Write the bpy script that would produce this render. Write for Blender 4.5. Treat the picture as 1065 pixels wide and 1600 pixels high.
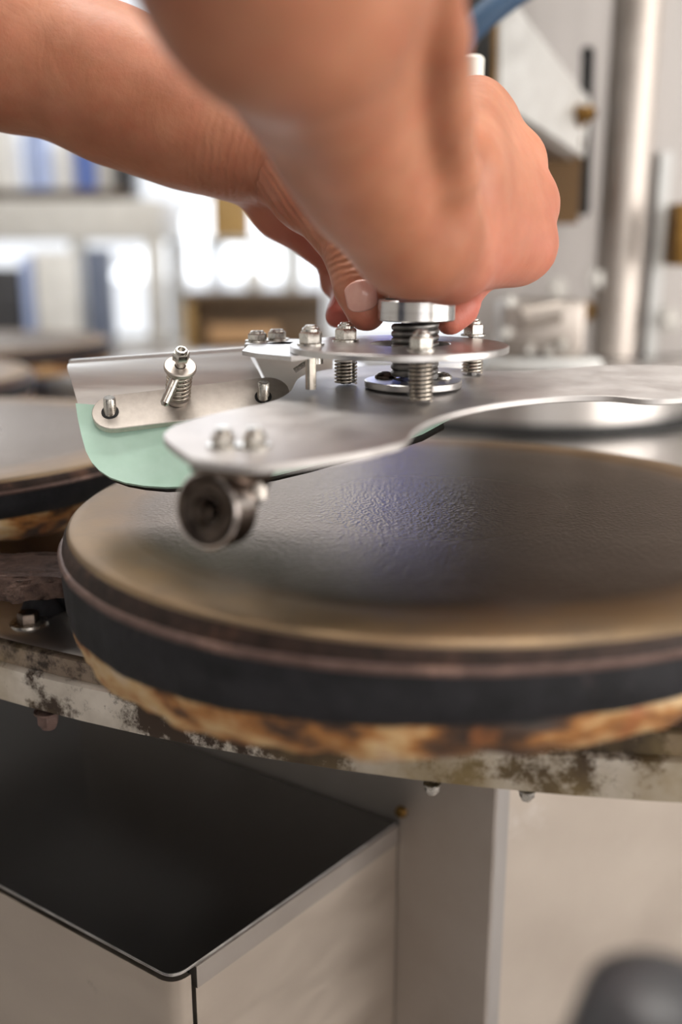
import bpy, bmesh, math, random
import numpy as np
from mathutils import Vector, Matrix, geometry
random.seed(7); np.random.seed(7)
for o in list(bpy.data.objects): bpy.data.objects.remove(o, do_unlink=True)
C = bpy.context.scene.collection
H = 1.12                      # camera height above the floor
FPX = 1530.0; PITCH = math.radians(15)
cp, sp = math.cos(PITCH), math.sin(PITCH)

# ---------------------------------------------------------------- camera, world, light, exposure
cam = bpy.data.objects.new('camera', bpy.data.cameras.new('camera')); C.objects.link(cam)
cam.location = (0, 0, H); cam.rotation_euler = (math.radians(75), 0, 0)
cd = cam.data; cd.sensor_fit = 'VERTICAL'; cd.sensor_height = 36; cd.sensor_width = 36*1065/1600
cd.lens = FPX/1600*36; cd.clip_start = 0.01; cd.clip_end = 50
cd.dof.use_dof = True; cd.dof.focus_distance = 0.412; cd.dof.aperture_fstop = 3.2
bpy.context.scene.camera = cam
vs = bpy.context.scene.view_settings
vs.view_transform = 'Standard'; vs.look = 'None'; vs.gamma = 1; vs.exposure = 0.0; vs.use_curve_mapping = False
w = bpy.data.worlds.new('world'); bpy.context.scene.world = w; w.use_nodes = True
w.node_tree.nodes['Background'].inputs[0].default_value = (0.92, 0.95, 1.0, 1)
w.node_tree.nodes['Background'].inputs[1].default_value = 1.6
def area(name, loc, tgt, sx, sy, power, col):
    l = bpy.data.lights.new(name, 'AREA'); l.shape = 'RECTANGLE'; l.size = sx; l.size_y = sy; l.energy = power; l.color = col
    o = bpy.data.objects.new(name, l); C.objects.link(o); o.location = loc
    o.rotation_euler = (Vector(tgt)-Vector(loc)).to_track_quat('-Z', 'Y').to_euler(); return o
area('daylight_back_window', (-0.75, 3.05, 1.75), (-0.2, 0.4, 1.0), 2.1, 1.5, 20, (0.90, 0.95, 1.0))
area('daylight_side_window', (1.84, -0.15, 1.3), (0.1, 0.5, .95), 1.8, 1.5, 47, (1.0, 0.94, 0.87))
area('daylight_front_window', (0.95, -2.12, 1.35), (0.1, 0.5, 0.85), 1.5, 1.5, 14, (1.0, 0.94, 0.88))
area('ceiling_tube_light', (-0.1, 0.75, 2.58), (-0.1, 0.75, 0), 1.3, 0.35, 26, (1.0, 0.96, 0.90))
area('ceiling_tube_light_front', (0.2, -0.9, 2.58), (0.2, -0.9, 0), 1.3, 0.35, 12, (1.0, 0.95, 0.88))

# ---------------------------------------------------------------- helpers
def P(u, v, d):               # photograph pixel at a distance along the view axis -> world point
    x = (u-532.5)/FPX; y = -(v-800)/FPX
    return Vector((x*d, d*(cp+y*sp), H+d*(-sp+y*cp)))
def ray(u, v): return P(u, v, 1)-Vector((0, 0, H))
def PZ(u, v, z):              # pixel on the horizontal plane at z (relative to the camera)
    r = ray(u, v); return Vector((0, 0, H))+r*(z/r.z)
def PP(u, v, q, n):           # pixel on a general plane
    r = ray(u, v); o = Vector((0, 0, H)); return o+r*((q-o).dot(n)/r.dot(n))
def frame(o, z, x=(1, 0, 0)):
    z = Vector(z).normalized(); x = Vector(x); x = (x-z*x.dot(z)).normalized(); y = z.cross(x)
    m = Matrix.Identity(4)
    for i in range(3): m[i][0], m[i][1], m[i][2], m[i][3] = x[i], y[i], z[i], o[i]
    return m
def T(x, y, z): return Matrix.Translation((x, y, z))
I4 = Matrix.Identity(4)
def addmesh(bm, vs_, fs, M=I4):
    vv = [bm.verts.new(M @ Vector(v)) for v in vs_]
    for f_ in fs:
        try: bm.faces.new([vv[i] for i in f_])
        except ValueError: pass
    return vv
def lathe(bm, prof, M=I4, n=48, close=False, wob=None):
    vs_, fs = [], []; m = len(prof)
    for i in range(n):
        a = 2*math.pi*i/n
        for j, (r, z) in enumerate(prof):
            if wob: r, z = wob(a, j, r, z)
            vs_.append((r*math.cos(a), r*math.sin(a), z))
    for i in range(n):
        k = (i+1) % n
        for j in range(m-1 if not close else m):
            j2 = (j+1) % m
            fs.append((i*m+j, k*m+j, k*m+j2, i*m+j2))
    addmesh(bm, vs_, fs, M)
    bmesh.ops.remove_doubles(bm, verts=bm.verts, dist=1e-6)
def prism(bm, outer, holes, n, th, M=I4):     # flat polygon (world or local points) with holes, thickness th along -n
    loops = [[Vector(p) for p in outer]]+[[Vector(p) for p in h_] for h_ in holes]
    flat = [p for l in loops for p in l]
    tris = geometry.tessellate_polygon(loops)
    n = Vector(n).normalized(); k = len(flat)
    vs_ = flat+[p-n*th for p in flat]; fs = []
    for t in tris: fs.append(tuple(t)); fs.append(tuple(i+k for i in reversed(t)))
    s = 0
    for l in loops:
        m = len(l)
        for i in range(m): fs.append((s+i, s+(i+1) % m, s+(i+1) % m+k, s+i+k))
        s += m
    addmesh(bm, vs_, fs, M); bmesh.ops.recalc_face_normals(bm, faces=bm.faces)
def box(bm, sx, sy, sz, M=I4, bev=0):         # centred box
    b2 = bmesh.new(); bmesh.ops.create_cube(b2, size=1)
    for v in b2.verts: v.co = Vector((v.co.x*sx, v.co.y*sy, v.co.z*sz))
    if bev: bmesh.ops.bevel(b2, geom=b2.edges[:], offset=bev, segments=2, profile=0.5, affect='EDGES')
    b2.transform(M); me = bpy.data.meshes.new('t'); b2.to_mesh(me); b2.free(); bm.from_mesh(me); bpy.data.meshes.remove(me)
def boxw(bm, x0, x1, y0, y1, z0, z1, bev=0): box(bm, x1-x0, y1-y0, z1-z0, T((x0+x1)/2, (y0+y1)/2, (z0+z1)/2), bev)
def tube(bm, pts, r, n=10, cap=True):
    pts = [Vector(p) for p in pts]; rs = r if isinstance(r, (list, tuple)) else [r]*len(pts)
    vs_, fs = [], []; up = None
    for i, p in enumerate(pts):
        t = (pts[min(i+1, len(pts)-1)]-pts[max(i-1, 0)]).normalized()
        if up is None: up = t.orthogonal().normalized()
        up = (up-t*up.dot(t)).normalized(); b = t.cross(up)
        for k in range(n):
            a = 2*math.pi*k/n; vs_.append(p+(up*math.cos(a)+b*math.sin(a))*rs[i])
    for i in range(len(pts)-1):
        for k in range(n): fs.append((i*n+k, i*n+(k+1) % n, (i+1)*n+(k+1) % n, (i+1)*n+k))
    if cap: fs.append(tuple(range(n-1, -1, -1))); fs.append(tuple(range((len(pts)-1)*n, len(pts)*n)))
    addmesh(bm, vs_, fs)
def helix(bm, M, R, wire, h, turns, n=18, k=8, flat=0.0):
    pts = []; N = int(turns*n)
    for i in range(N+1):
        a = 2*math.pi*i/n; z = wire+(h-2*wire)*i/N
        pts.append(M @ Vector((R*math.cos(a), R*math.sin(a), z)))
    tube(bm, pts, wire, k)
def hexprof(bm, M, af, h, dome=True):         # hex nut with chamfered top and nylon collar
    R = af/math.sqrt(3); vs_, fs = [], []
    for z, k in ((0, .94), (h*.07, 1), (h*.84, 1), (h, .88)):
        for i in range(6): a = math.pi/3*i+.35; vs_.append((R*k*math.cos(a), R*k*math.sin(a), z))
    for j in range(3):
        for i in range(6): fs.append((j*6+i, j*6+(i+1) % 6, (j+1)*6+(i+1) % 6, (j+1)*6+i))
    fs.append(tuple(range(5, -1, -1))); fs.append(tuple(range(18, 24)))
    addmesh(bm, vs_, fs, M)
    if dome: lathe(bm, [(af*.42, h*.98), (af*.42, h*1.2), (af*.36, h*1.34), (af*.27, h*1.34), (af*.27, h*1.0)], M, 20)
def circ(cx, cy, z, r, n=48, a0=0, a1=2*math.pi, full=True):
    return [(cx+r*math.cos(a0+(a1-a0)*i/(n if full else n-1)), cy+r*math.sin(a0+(a1-a0)*i/(n if full else n-1)), z) for i in range(n)]
def smooth_closed(pts, k=6):                   # Catmull-Rom through a closed list of vectors
    out = []; n = len(pts)
    for i in range(n):
        a, b, c, d = pts[i-1], pts[i], pts[(i+1) % n], pts[(i+2) % n]
        for s in range(k):
            t = s/k
            out.append(.5*((2*b)+(c-a)*t+(2*a-5*b+4*c-d)*t*t+(-a+3*b-3*c+d)*t**3))
    return out
def wloc(o):
    p = Vector((0, 0, 0))
    while o: p += o.location; o = o.parent
    return p
def obj(name, bm, m, parent=None, smooth=35, label=None, kind=None, origin=None):
    if not isinstance(bm, bpy.types.Mesh):
        bmesh.ops.recalc_face_normals(bm, faces=bm.faces)
        me = bpy.data.meshes.new(name); bm.to_mesh(me); bm.free()
    else: me = bm
    me.materials.append(m)
    if parent: off = wloc(parent)
    else:
        co = np.empty(len(me.vertices)*3, 'f'); me.vertices.foreach_get('co', co); co = co.reshape(-1, 3)
        off = Vector(((co[:, 0].min()+co[:, 0].max())/2, (co[:, 1].min()+co[:, 1].max())/2, co[:, 2].min())) if origin is None else Vector(origin)
    me.transform(Matrix.Translation(-off))
    o = bpy.data.objects.new(name, me); C.objects.link(o)
    if parent: o.parent = parent
    else: o.location = off
    if smooth is not None:
        me.shade_smooth()
        if smooth < 180: me.set_sharp_from_angle(angle=math.radians(smooth))
    if label: o['label'] = label
    if kind: o['kind'] = kind
    return o
def tag(o, label, cat, group=None):
    o['label'] = label; o['category'] = cat
    if group: o['group'] = group
    return o
def thing(name, label, cat, loc, group=None):
    o = bpy.data.objects.new(name, None); C.objects.link(o); o.location = loc; o.empty_display_size = .02
    return tag(o, label, cat, group)
B = bmesh.new

# ---------------------------------------------------------------- materials
def newmat(name):
    m = bpy.data.materials.new(name); m.use_nodes = True
    return m, m.node_tree, m.node_tree.nodes['Principled BSDF']
def lk(nt, a, b): nt.links.new(a, b)
def nd(nt, t, **kw):
    n = nt.nodes.new(t)
    for k, v in kw.items():
        if k in n.inputs.keys(): n.inputs[k].default_value = v
        else: setattr(n, k, v)
    return n
def ramp(nt, src, stops):
    r = nt.nodes.new('ShaderNodeValToRGB'); e = r.color_ramp.elements
    while len(e) < len(stops): e.new(.5)
    for i, (p_, c_) in enumerate(stops):
        e[i].position = p_; e[i].color = tuple(c_)+(1,) if len(c_) == 3 else c_
    lk(nt, src, r.inputs[0]); return r.outputs[0]
def mixc(nt, fac, a, b):
    n = nt.nodes.new('ShaderNodeMix'); n.data_type = 'RGBA'
    for s, i in ((fac, 0), (a, 6), (b, 7)):
        if hasattr(s, 'is_linked'): lk(nt, s, n.inputs[i])
        else: n.inputs[i].default_value = s if i == 0 else tuple(s)+(1,)
    return n.outputs[2]
def coords(nt, scale=(1, 1, 1), kind='Object'):
    tc = nt.nodes.new('ShaderNodeTexCoord'); mp = nt.nodes.new('ShaderNodeMapping'); mp.inputs['Scale'].default_value = scale
    lk(nt, tc.outputs[kind], mp.inputs[0]); return mp.outputs[0]
def noise(nt, vec, sc, det=4, rough=.55, dist=0):
    n = nd(nt, 'ShaderNodeTexNoise', Scale=sc, Detail=det, Roughness=rough, Distortion=dist)
    lk(nt, vec, n.inputs['Vector']); return n.outputs['Fac']
def bump(nt, bsdf, h, strength=.3, dist=.001):
    b = nd(nt, 'ShaderNodeBump', Strength=strength, Distance=dist); lk(nt, h, b.inputs['Height']); lk(nt, b.outputs[0], bsdf.inputs['Normal']); return b
def metal(name, c1, c2, rough=.35, sc=60, stretch=(1, 1, 1), bs=.1, spot=None, met=1.0, r2=.15):
    m, nt, b = newmat(name); v = coords(nt, stretch)
    n1 = noise(nt, v, sc, 5, .6); col = ramp(nt, n1, [(.3, c1), (.7, c2)])
    if spot:
        n2 = noise(nt, coords(nt), spot[1], 6, .7); f_ = ramp(nt, n2, [(spot[2], (0, 0, 0)), (spot[2]+.08, (1, 1, 1))])
        col = mixc(nt, f_, col, spot[0])
    lk(nt, col, b.inputs['Base Color']); b.inputs['Metallic'].default_value = met
    rr = nd(nt, 'ShaderNodeMapRange'); rr.inputs[3].default_value = max(rough-r2, .03); rr.inputs[4].default_value = rough+r2
    lk(nt, n1, rr.inputs[0]); lk(nt, rr.outputs[0], b.inputs['Roughness'])
    if bs: bump(nt, b, n1, bs, .0004)
    return m
def plain(name, c, rough=.5, met=0, c2=None, sc=20):
    m, nt, b = newmat(name); b.inputs['Roughness'].default_value = rough; b.inputs['Metallic'].default_value = met
    c2 = c2 or tuple(x*.85 for x in c)
    lk(nt, ramp(nt, noise(nt, coords(nt), sc, 4), [(.35, c2), (.65, c)]), b.inputs['Base Color']); return m
M = {}
M['plate_steel'] = metal('scuffed stainless plate', (.48, .45, .44), (.62, .60, .59), .50, 45, bs=.05, spot=((.26, .24, .23), 70, .67))
M['disc_steel'] = metal('worn stainless disc', (.42, .40, .39), (.62, .60, .59), .33, 90, bs=.06, spot=((.2, .17, .15), 120, .66))
M['bright'] = metal('polished bearing steel', (.44, .42, .41), (.60, .58, .57), .24, 30, (1, 1, 12), bs=0, r2=.04)
M['nut'] = metal('stainless nut', (.42, .40, .37), (.66, .63, .58), .27, 300, bs=.05)
M['spring_steel'] = metal('stainless spring wire', (.45, .40, .34), (.60, .55, .48), .25, 200, bs=0)
M['dark_spring'] = metal('dark spring wire', (.16, .155, .15), (.26, .25, .24), .42, 200, bs=0)
M['alu'] = metal('satin aluminium sheet', (.78, .75, .73), (.88, .86, .83), .46, 25, (1, 8, 8), bs=.04)
M['bar'] = metal('grey clamp bar', (.50, .45, .41), (.64, .59, .54), .45, 260, bs=.12, spot=((.38, .20, .11), 60, .72))
M['roller_dark'] = metal('oily dark bearing shield', (.05, .035, .028), (.14, .11, .09), .32, 120, bs=0)
M['roller'] = metal('bearing outer ring', (.40, .34, .31), (.58, .52, .49), .20, 90, bs=0, r2=.06)
M['black'] = plain('black void', (.004, .004, .004), .6)
M['shaft'] = plain('blue grey shaft', (.10, .11, .22), .25, .8)
M['cab_lid'] = metal('dark reflective cabinet lid', (.19, .19, .195), (.21, .21, .21), .24, 8, bs=0, r2=.03)
M['cab_steel'] = metal('brushed cabinet steel', (.48, .415, .355), (.54, .47, .405), .42, 16, (1, 1, 3), bs=.03, spot=((.40, .34, .29), 18, .66))
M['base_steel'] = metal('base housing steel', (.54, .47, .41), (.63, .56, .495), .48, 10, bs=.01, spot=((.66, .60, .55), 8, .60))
M['base_dark'] = metal('shade darkened base housing steel', (.34, .30, .27), (.42, .38, .35), .45, 14, bs=.02)  # base steel with the left face's shade put into its colour; shared with other parts
M['panel'] = metal('machine panel steel', (.40, .375, .36), (.50, .47, .455), .55, 8, (6, 6, .6), bs=.02)
M['drum'] = metal('drum steel', (.50, .47, .46), (.62, .60, .58), .35, 8, (6, 6, .5), bs=.01)
M['bracket'] = metal('grey bracket steel', (.50, .50, .49), (.60, .60, .59), .48, 60, bs=.05, spot=((.70, .69, .66), 40, .66))
M['brass'] = metal('brownish brass', (.13, .070, .020), (.22, .125, .04), .4, 40, bs=.05)
M['blue_hose'] = plain('blue rubber hose', (.004, .035, .085), .65, 0, (.003, .028, .07))
M['white_plastic'] = plain('white plastic', (.70, .68, .62), .4)
M['wall'] = plain('painted wall', (.80, .79, .76), .8)
M['floor'] = plain('grey resin floor', (.34, .32, .31), .5)
M['ceiling'] = plain('ceiling paint', (.85, .85, .84), .9)
M['glass'] = newmat('window glass')[0]
b_ = M['glass'].node_tree.nodes['Principled BSDF']; b_.inputs['Transmission Weight'].default_value = 1; b_.inputs['Roughness'].default_value = 0; b_.inputs['IOR'].default_value = 1.1
# griddle top: seasoned, embossed iron with an oily brown band near the edge
def griddle_mat():
    m, nt, b = newmat('seasoned griddle top')
    tc = nt.nodes.new('ShaderNodeTexCoord'); sx = nt.nodes.new('ShaderNodeVectorMath'); sx.operation = 'MULTIPLY'; sx.inputs[1].default_value = (1, 1, 0)
    lk(nt, tc.outputs['Object'], sx.inputs[0])
    ln = nt.nodes.new('ShaderNodeVectorMath'); ln.operation = 'LENGTH'; lk(nt, sx.outputs[0], ln.inputs[0])
    nz = noise(nt, tc.outputs['Object'], 14, 4, .6)
    ad = nt.nodes.new('ShaderNodeMath'); ad.operation = 'MULTIPLY_ADD'; ad.inputs[1].default_value = .012; lk(nt, nz, ad.inputs[0]); lk(nt, ln.outputs['Value'], ad.inputs[2])
    mr = nt.nodes.new('ShaderNodeMapRange'); mr.inputs[1].default_value = 0; mr.inputs[2].default_value = .162; lk(nt, ad.outputs[0], mr.inputs[0])
    col = ramp(nt, mr.outputs[0], [(0, (.060, .052, .047)), (.55, (.052, .042, .036)), (.80, (.042, .029, .020)), (.87, (.12, .070, .032)), (.93, (.18, .115, .058)), (1, (.24, .17, .105))])
    n3 = noise(nt, tc.outputs['Object'], 30, 5, .6)
    col = mixc(nt, ramp(nt, n3, [(.45, (0, 0, 0)), (.7, (.5, .5, .5))]), col, (.085, .070, .060))
    lk(nt, col, b.inputs['Base Color']); b.inputs['Metallic'].default_value = .75; b.inputs['Specular Tint'].default_value = (.72, .64, .58, 1)
    lk(nt, ramp(nt, mr.outputs[0], [(0, (.25,)*3), (.8, (.30,)*3), (1, (.42,)*3)]), b.inputs['Roughness'])
    vo = nd(nt, 'ShaderNodeTexVoronoi', Scale=650.0); lk(nt, tc.outputs['Object'], vo.inputs['Vector'])
    n4 = noise(nt, tc.outputs['Object'], 500, 2)
    mm = nt.nodes.new('ShaderNodeMath'); mm.operation = 'MULTIPLY'; lk(nt, vo.outputs['Distance'], mm.inputs[0]); lk(nt, n4, mm.inputs[1])
    fade = ramp(nt, mr.outputs[0], [(.78, (1, 1, 1)), (.86, (.1, .1, .1))])
    m2 = nt.nodes.new('ShaderNodeMath'); m2.operation = 'MULTIPLY'; lk(nt, mm.outputs[0], m2.inputs[0]); lk(nt, fade, m2.inputs[1])
    bump(nt, b, m2.outputs[0], .55, .0005); return m
M['griddle_top'] = griddle_mat()
def rim_mat(name, base, tint, rust, th=.56, sc=30, met=.3, ro=.55, bs=.5):
    m, nt, b = newmat(name); v = coords(nt); b.inputs['Specular IOR Level'].default_value = .2
    n1 = noise(nt, v, sc*3, 6, .65); c = ramp(nt, n1, [(.35, base), (.65, tint)])
    n2 = noise(nt, v, sc, 6, .7, .4); f_ = ramp(nt, n2, [(th, (0, 0, 0)), (th+.1, (1, 1, 1))])
    lk(nt, mixc(nt, f_, c, rust), b.inputs['Base Color']); b.inputs['Metallic'].default_value = met; b.inputs['Roughness'].default_value = ro
    n5 = noise(nt, v, 350, 4, .7); bump(nt, b, n5, bs, .0012); return m
M['rim'] = rim_mat('burnt iron rim', (.016, .010, .008), (.045, .026, .020), (.10, .05, .033), .56, 40, .1, .55)
M['ledge'] = rim_mat('rusted rim ledge', (.085, .052, .043), (.14, .09, .078), (.24, .15, .12), .55, 40, .2, .5)
M['side'] = rim_mat('black iron side', (.010, .010, .011), (.022, .021, .024), (.045, .036, .038), .60, 26, .0, .62)
def mantle_mat():
    m, nt, b = newmat('charred insulation mantle'); v = coords(nt, (1, 1, 2.2))
    n1 = noise(nt, v, 26, 6, .62, .3)
    col = ramp(nt, n1, [(.30, (.012, .008, .006)), (.43, (.07, .03, .012)), (.50, (.34, .14, .035)), (.57, (.52, .34, .16)), (.68, (.55, .44, .32))])
    n2 = noise(nt, coords(nt), 60, 4); col = mixc(nt, ramp(nt, n2, [(.58, (0, 0, 0)), (.68, (.8, .8, .8))]), col, (.30, .10, .025))
    lk(nt, col, b.inputs['Base Color']); b.inputs['Roughness'].default_value = .6
    bump(nt, b, n1, .8, .003); return m
M['mantle'] = mantle_mat()
def ringmat(name, c1, c2, dirt, th, sc=22):
    m, nt, b = newmat(name); v = coords(nt)
    n1 = noise(nt, v, 40, 5); col = ramp(nt, n1, [(.35, c1), (.65, c2)])
    n2 = noise(nt, v, sc, 9, .72); f_ = ramp(nt, n2, [(th, (0, 0, 0)), (th+.07, (1, 1, 1))])
    col = mixc(nt, f_, col, dirt)
    n3 = noise(nt, v, 12, 5, .6); col = mixc(nt, ramp(nt, n3, [(.45, (0, 0, 0)), (.66, (.8, .8, .8))]), col, (.26, .19, .09))
    lk(nt, col, b.inputs['Base Color']); b.inputs['Metallic'].default_value = .55; b.inputs['Roughness'].default_value = .4
    bump(nt, b, n2, .35, .001); return m
M['ring_face'] = ringmat('stained carousel edge', (.46, .41, .35), (.66, .60, .53), (.05, .032, .022), .49)
M['ring_upper'] = ringmat('grimy carousel upper band', (.16, .115, .085), (.27, .21, .16), (.03, .02, .015), .47)
M['ring_top'] = metal('carousel table steel', (.50, .48, .46), (.62, .59, .57), .34, 20, bs=.03, spot=((.14, .12, .10), 14, .70))
M['rust_lug'] = rim_mat('crusted rusty lug', (.045, .028, .023), (.12, .075, .06), (.20, .135, .11), .6, 60, .1, .7, .9)
M['green_rubber'] = plain('mint green rubber', (.44, .66, .54), .6, 0, (.54, .76, .65), 45)
M['dark_rubber'] = plain('dark backing rubber', (.018, .014, .012), .5)

# ---------------------------------------------------------------- the setting: room
def struct(name, bm, m, parent=None): return obj(name, bm, m, parent, kind='structure')
X0, X1, Y0, Y1, ZC = -2.6, 1.9, -2.2, 3.2, 2.65
b = B(); boxw(b, X0-.1, X1+.1, Y0-.1, Y1+.1, -.1, 0); struct('floor', b, M['floor'])
b = B(); boxw(b, X0-.1, X1+.1, Y0-.1, Y1+.1, ZC, ZC+.1); struct('ceiling', b, M['ceiling'])
b = B(); boxw(b, X0-.1, X0, Y0, Y1, 0, ZC); struct('wall_left', b, M['wall'])
b = B(); prism(b, [(X0, Y0, 0), (X1, Y0, 0), (X1, Y0, ZC), (X0, Y0, ZC)], [[(.2, Y0, .6), (1.7, Y0, .6), (1.7, Y0, 2.1), (.2, Y0, 2.1)]], (0, 1, 0), .12)
struct('wall_front', b, M['wall'])
WX0, WX1, WZ0, WZ1 = -1.55, .55, .80, 2.35
b = B(); prism(b, [(X0, Y1, 0), (X1, Y1, 0), (X1, Y1, ZC), (X0, Y1, ZC)], [[(WX0, Y1, WZ0), (WX1, Y1, WZ0), (WX1, Y1, WZ1), (WX0, Y1, WZ1)]], (0, -1, 0), .12)
struct('wall_back', b, M['wall'])
b = B(); prism(b, [(X1, Y0, 0), (X1, Y1, 0), (X1, Y1, ZC), (X1, Y0, ZC)], [[(X1, -1.1, .5), (X1, .8, .5), (X1, .8, 2.1), (X1, -1.1, 2.1)]], (-1, 0, 0), .12)
struct('wall_right', b, M['wall'])
def window(name, pos, ax, w0, w1, z0, z1, nd_):
    b = B()
    def bar(a0, a1, c0, c1):
        if ax == 'x': boxw(b, a0, a1, pos-.02, pos+.03, c0, c1, .004)
        else: boxw(b, pos-.03, pos+.02, a0, a1, c0, c1, .004)
    bar(w0, w1, z0, z0+.05); bar(w0, w1, z1-.05, z1)
    for i in range(nd_+1):
        x = w0+(w1-w0-.05)*i/nd_; bar(x, x+.05, z0, z1)
    fr = struct(name, b, M['white_plastic'])
    for i in range(nd_):
        a = w0+(w1-w0)*i/nd_+.03; c = w0+(w1-w0)*(i+1)/nd_-.03; b = B()
        if ax == 'x': boxw(b, a, c, pos+.002, pos+.008, z0+.04, z1-.04)
        else: boxw(b, pos-.008, pos-.002, a, c, z0+.04, z1-.04)
        obj('pane', b, M['glass'], fr)
window('window_1', Y1+.05, 'x', WX0, WX1, WZ0, WZ1, 3)
window('window_3', Y0-.07, 'x', .2, 1.7, .6, 2.1, 2)
window('window_2', X1+.07, 'y', -1.1, .8, .5, 2.1, 2)

# ---------------------------------------------------------------- carousel with its griddles
CC = Vector((.20, 1.06, 0)); RR = .742
ZT, ZB, ZG = H-.166, H-.198, H-.107
car = thing('griddle_carousel', 'large round stained steel carousel table carrying the iron griddles', 'carousel', (CC.x, CC.y, H-.32))
def Mc(z=0): return T(CC.x, CC.y, z)
b = B(); lathe(b, [(.17, ZT-.003), (RR-.004, ZT-.003), (RR-.001, ZT-.0015), (RR-.004, ZT), (.17, ZT)], Mc(), 160, True); obj('table_top', b, M['ring_top'], car)
b = B(); lathe(b, [(RR-.006, ZT-.0145), (RR-.003, ZT-.0145), (RR-.002, ZT-.0135), (RR-.002, ZT-.005), (RR-.005, ZT-.0035), (RR-.008, ZT-.0035)], Mc(), 160, True); obj('upper_band', b, M['ring_upper'], car)
b = B(); lathe(b, [(RR-.02, ZB), (RR-.001, ZB), (RR+.0008, ZB+.001), (RR+.0008, ZT-.0150), (RR-.001, ZT-.0138), (RR-.02, ZT-.0138)], Mc(), 160, True); obj('edge_band', b, M['ring_face'], car)
b = B(); lathe(b, [(.10, H-.32), (.17, H-.32), (.17, ZT-.004), (.10, ZT-.004)], Mc(), 60, True); obj('hub', b, M['base_dark'], car)
for k in range(4):
    a = math.radians(-104+24*(k-1.5)); b = B(); d_ = Vector((math.cos(a), math.sin(a), 0))
    box(b, .53, .04, .012, T(*(CC+d_*.44))@T(0, 0, ZB+.008)@Matrix.Rotation(a, 4, 'Z'), .001); obj('spoke', b, M['base_dark'], car)
for (u, v) in ((70, 1124), (676, 1240), (826, 1250)):
    p = PZ(u, v-6, -.199); b = B(); hexprof(b, frame(p+Vector((0, .004, 0)), (0, 0, -1)), .0085 if u < 100 else .005, .006 if u < 100 else .003); lathe(b, [(.006, 0), (.006, .001), (.001, .001)] if u < 100 else [(.0035, 0), (.0035, .0006), (.001, .0006)], frame(p+Vector((0, .004, .0005)), (0, 0, -1)), 16)
    obj('hanging_nut', b, M['ledge' if u < 100 else 'nut'], car)

GC = Vector((.042, .413, 0)); GR = .156
def depthfac(a):      # the shell is deeper on its outer left side than at the front
    t = (math.cos(a-math.radians(195))+1)/2
    return max(0, min(1, t))
def gw(prof):
    def f_(a, j, r, z):
        k = 1+.85*depthfac(a)**2.0
        n_ = math.sin(a*23)*.0003+math.sin(a*57+1)*.0002
        return r+n_*min(1, -z*60), z*k
    return f_
def make_griddle(label, fine=True):
    t = thing('griddle', label, 'griddle', (GC.x, GC.y, ZG), 'iron griddles on the carousel')
    n = 180; Mg = T(GC.x, GC.y, ZG)
    b = B(); lathe(b, [(0, -.004), (.001, 0)]+[(r, 0) for r in (.05, .1, .132)]+[(.1325, -.00003), (.134, -.00003), (.1345, .0), (.150, 0), (.1545, -.0004), (.1562, -.0016), (.1562, -.004)], Mg, n); obj('cooking_plate', b, M['griddle_top'], t, 60)
    b = B(); lathe(b, [(.1561, -.0012), (.1575, -.0022), (.1585, -.0048), (.1575, -.0050)], Mg, n, False, gw(0)); obj('rim', b, M['rim'], t, 60)
    b = B(); lathe(b, [(.1560, -.0046), (.1592, -.0047), (.1602, -.0054), (.1598, -.0064), (.156, -.0066)], Mg, n, False, gw(0)); obj('rim_ledge', b, M['ledge'], t, 60)
    b = B(); lathe(b, [(.1575, -.0060), (.1592, -.0064), (.1590, -.012), (.1582, -.0178), (.1560, -.0192), (.150, -.0195)], Mg, n, False, gw(0)); obj('side_wall', b, M['side'], t, 60)
    def mw(a, j, r, z):
        f_ = depthfac(a)**2.0; s = min(1, max(0, (-z-.020)/.012))
        return r+.0016*s*math.sin(a*17+2)*math.sin(a*41), -.0188*(1+.85*f_)+(z+.0188)*(.95+.15*f_)+.0013*s*math.sin(a*29)*math.sin(a*13)
    b = B(); lathe(b, [(.150, -.0175), (.1565, -.0188), (.1563, -.023), (.1545, -.028), (.151, -.032), (.144, -.0350), (.130, -.0365), (.02, -.037), (0, -.037)], Mg, n, False, mw); obj('mantle', b, M['mantle'], t, 80)
    b = B(); lathe(b, [(.030, -.0585), (.030, -.036), (0, -.036)], Mg, 24)
    obj('pedestal', b, M['side'], t)
    return t
gr0 = make_griddle('large round iron griddle under the raised scraper in the foreground')
GL = {-1: 'second iron griddle from the front, cut off by the left edge of the frame', -2: 'third griddle round the carousel, dark edged grey disc at far left',
      -3: 'blurred distant griddle beyond the mint green blade, fourth along the carousel', 1: 'iron griddle to the right of the foreground one, mostly out of frame'}
def dup(root, loc, rz, label):
    r = root.copy(); C.objects.link(r); r.location = loc; r.rotation_euler = (0, 0, rz); r['label'] = label
    for ch in list(root.children):
        c = ch.copy(); C.objects.link(c); c.parent = r
        for g in list(ch.children):
            e = g.copy(); C.objects.link(e); e.parent = c
    return r
for k, lab in GL.items():
    a = math.radians(30*k); v_ = GC-CC; q = Matrix.Rotation(a, 3, 'Z') @ Vector((v_.x, v_.y, 0))+CC
    dup(gr0, (q.x, q.y, ZG), a, lab)

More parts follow.
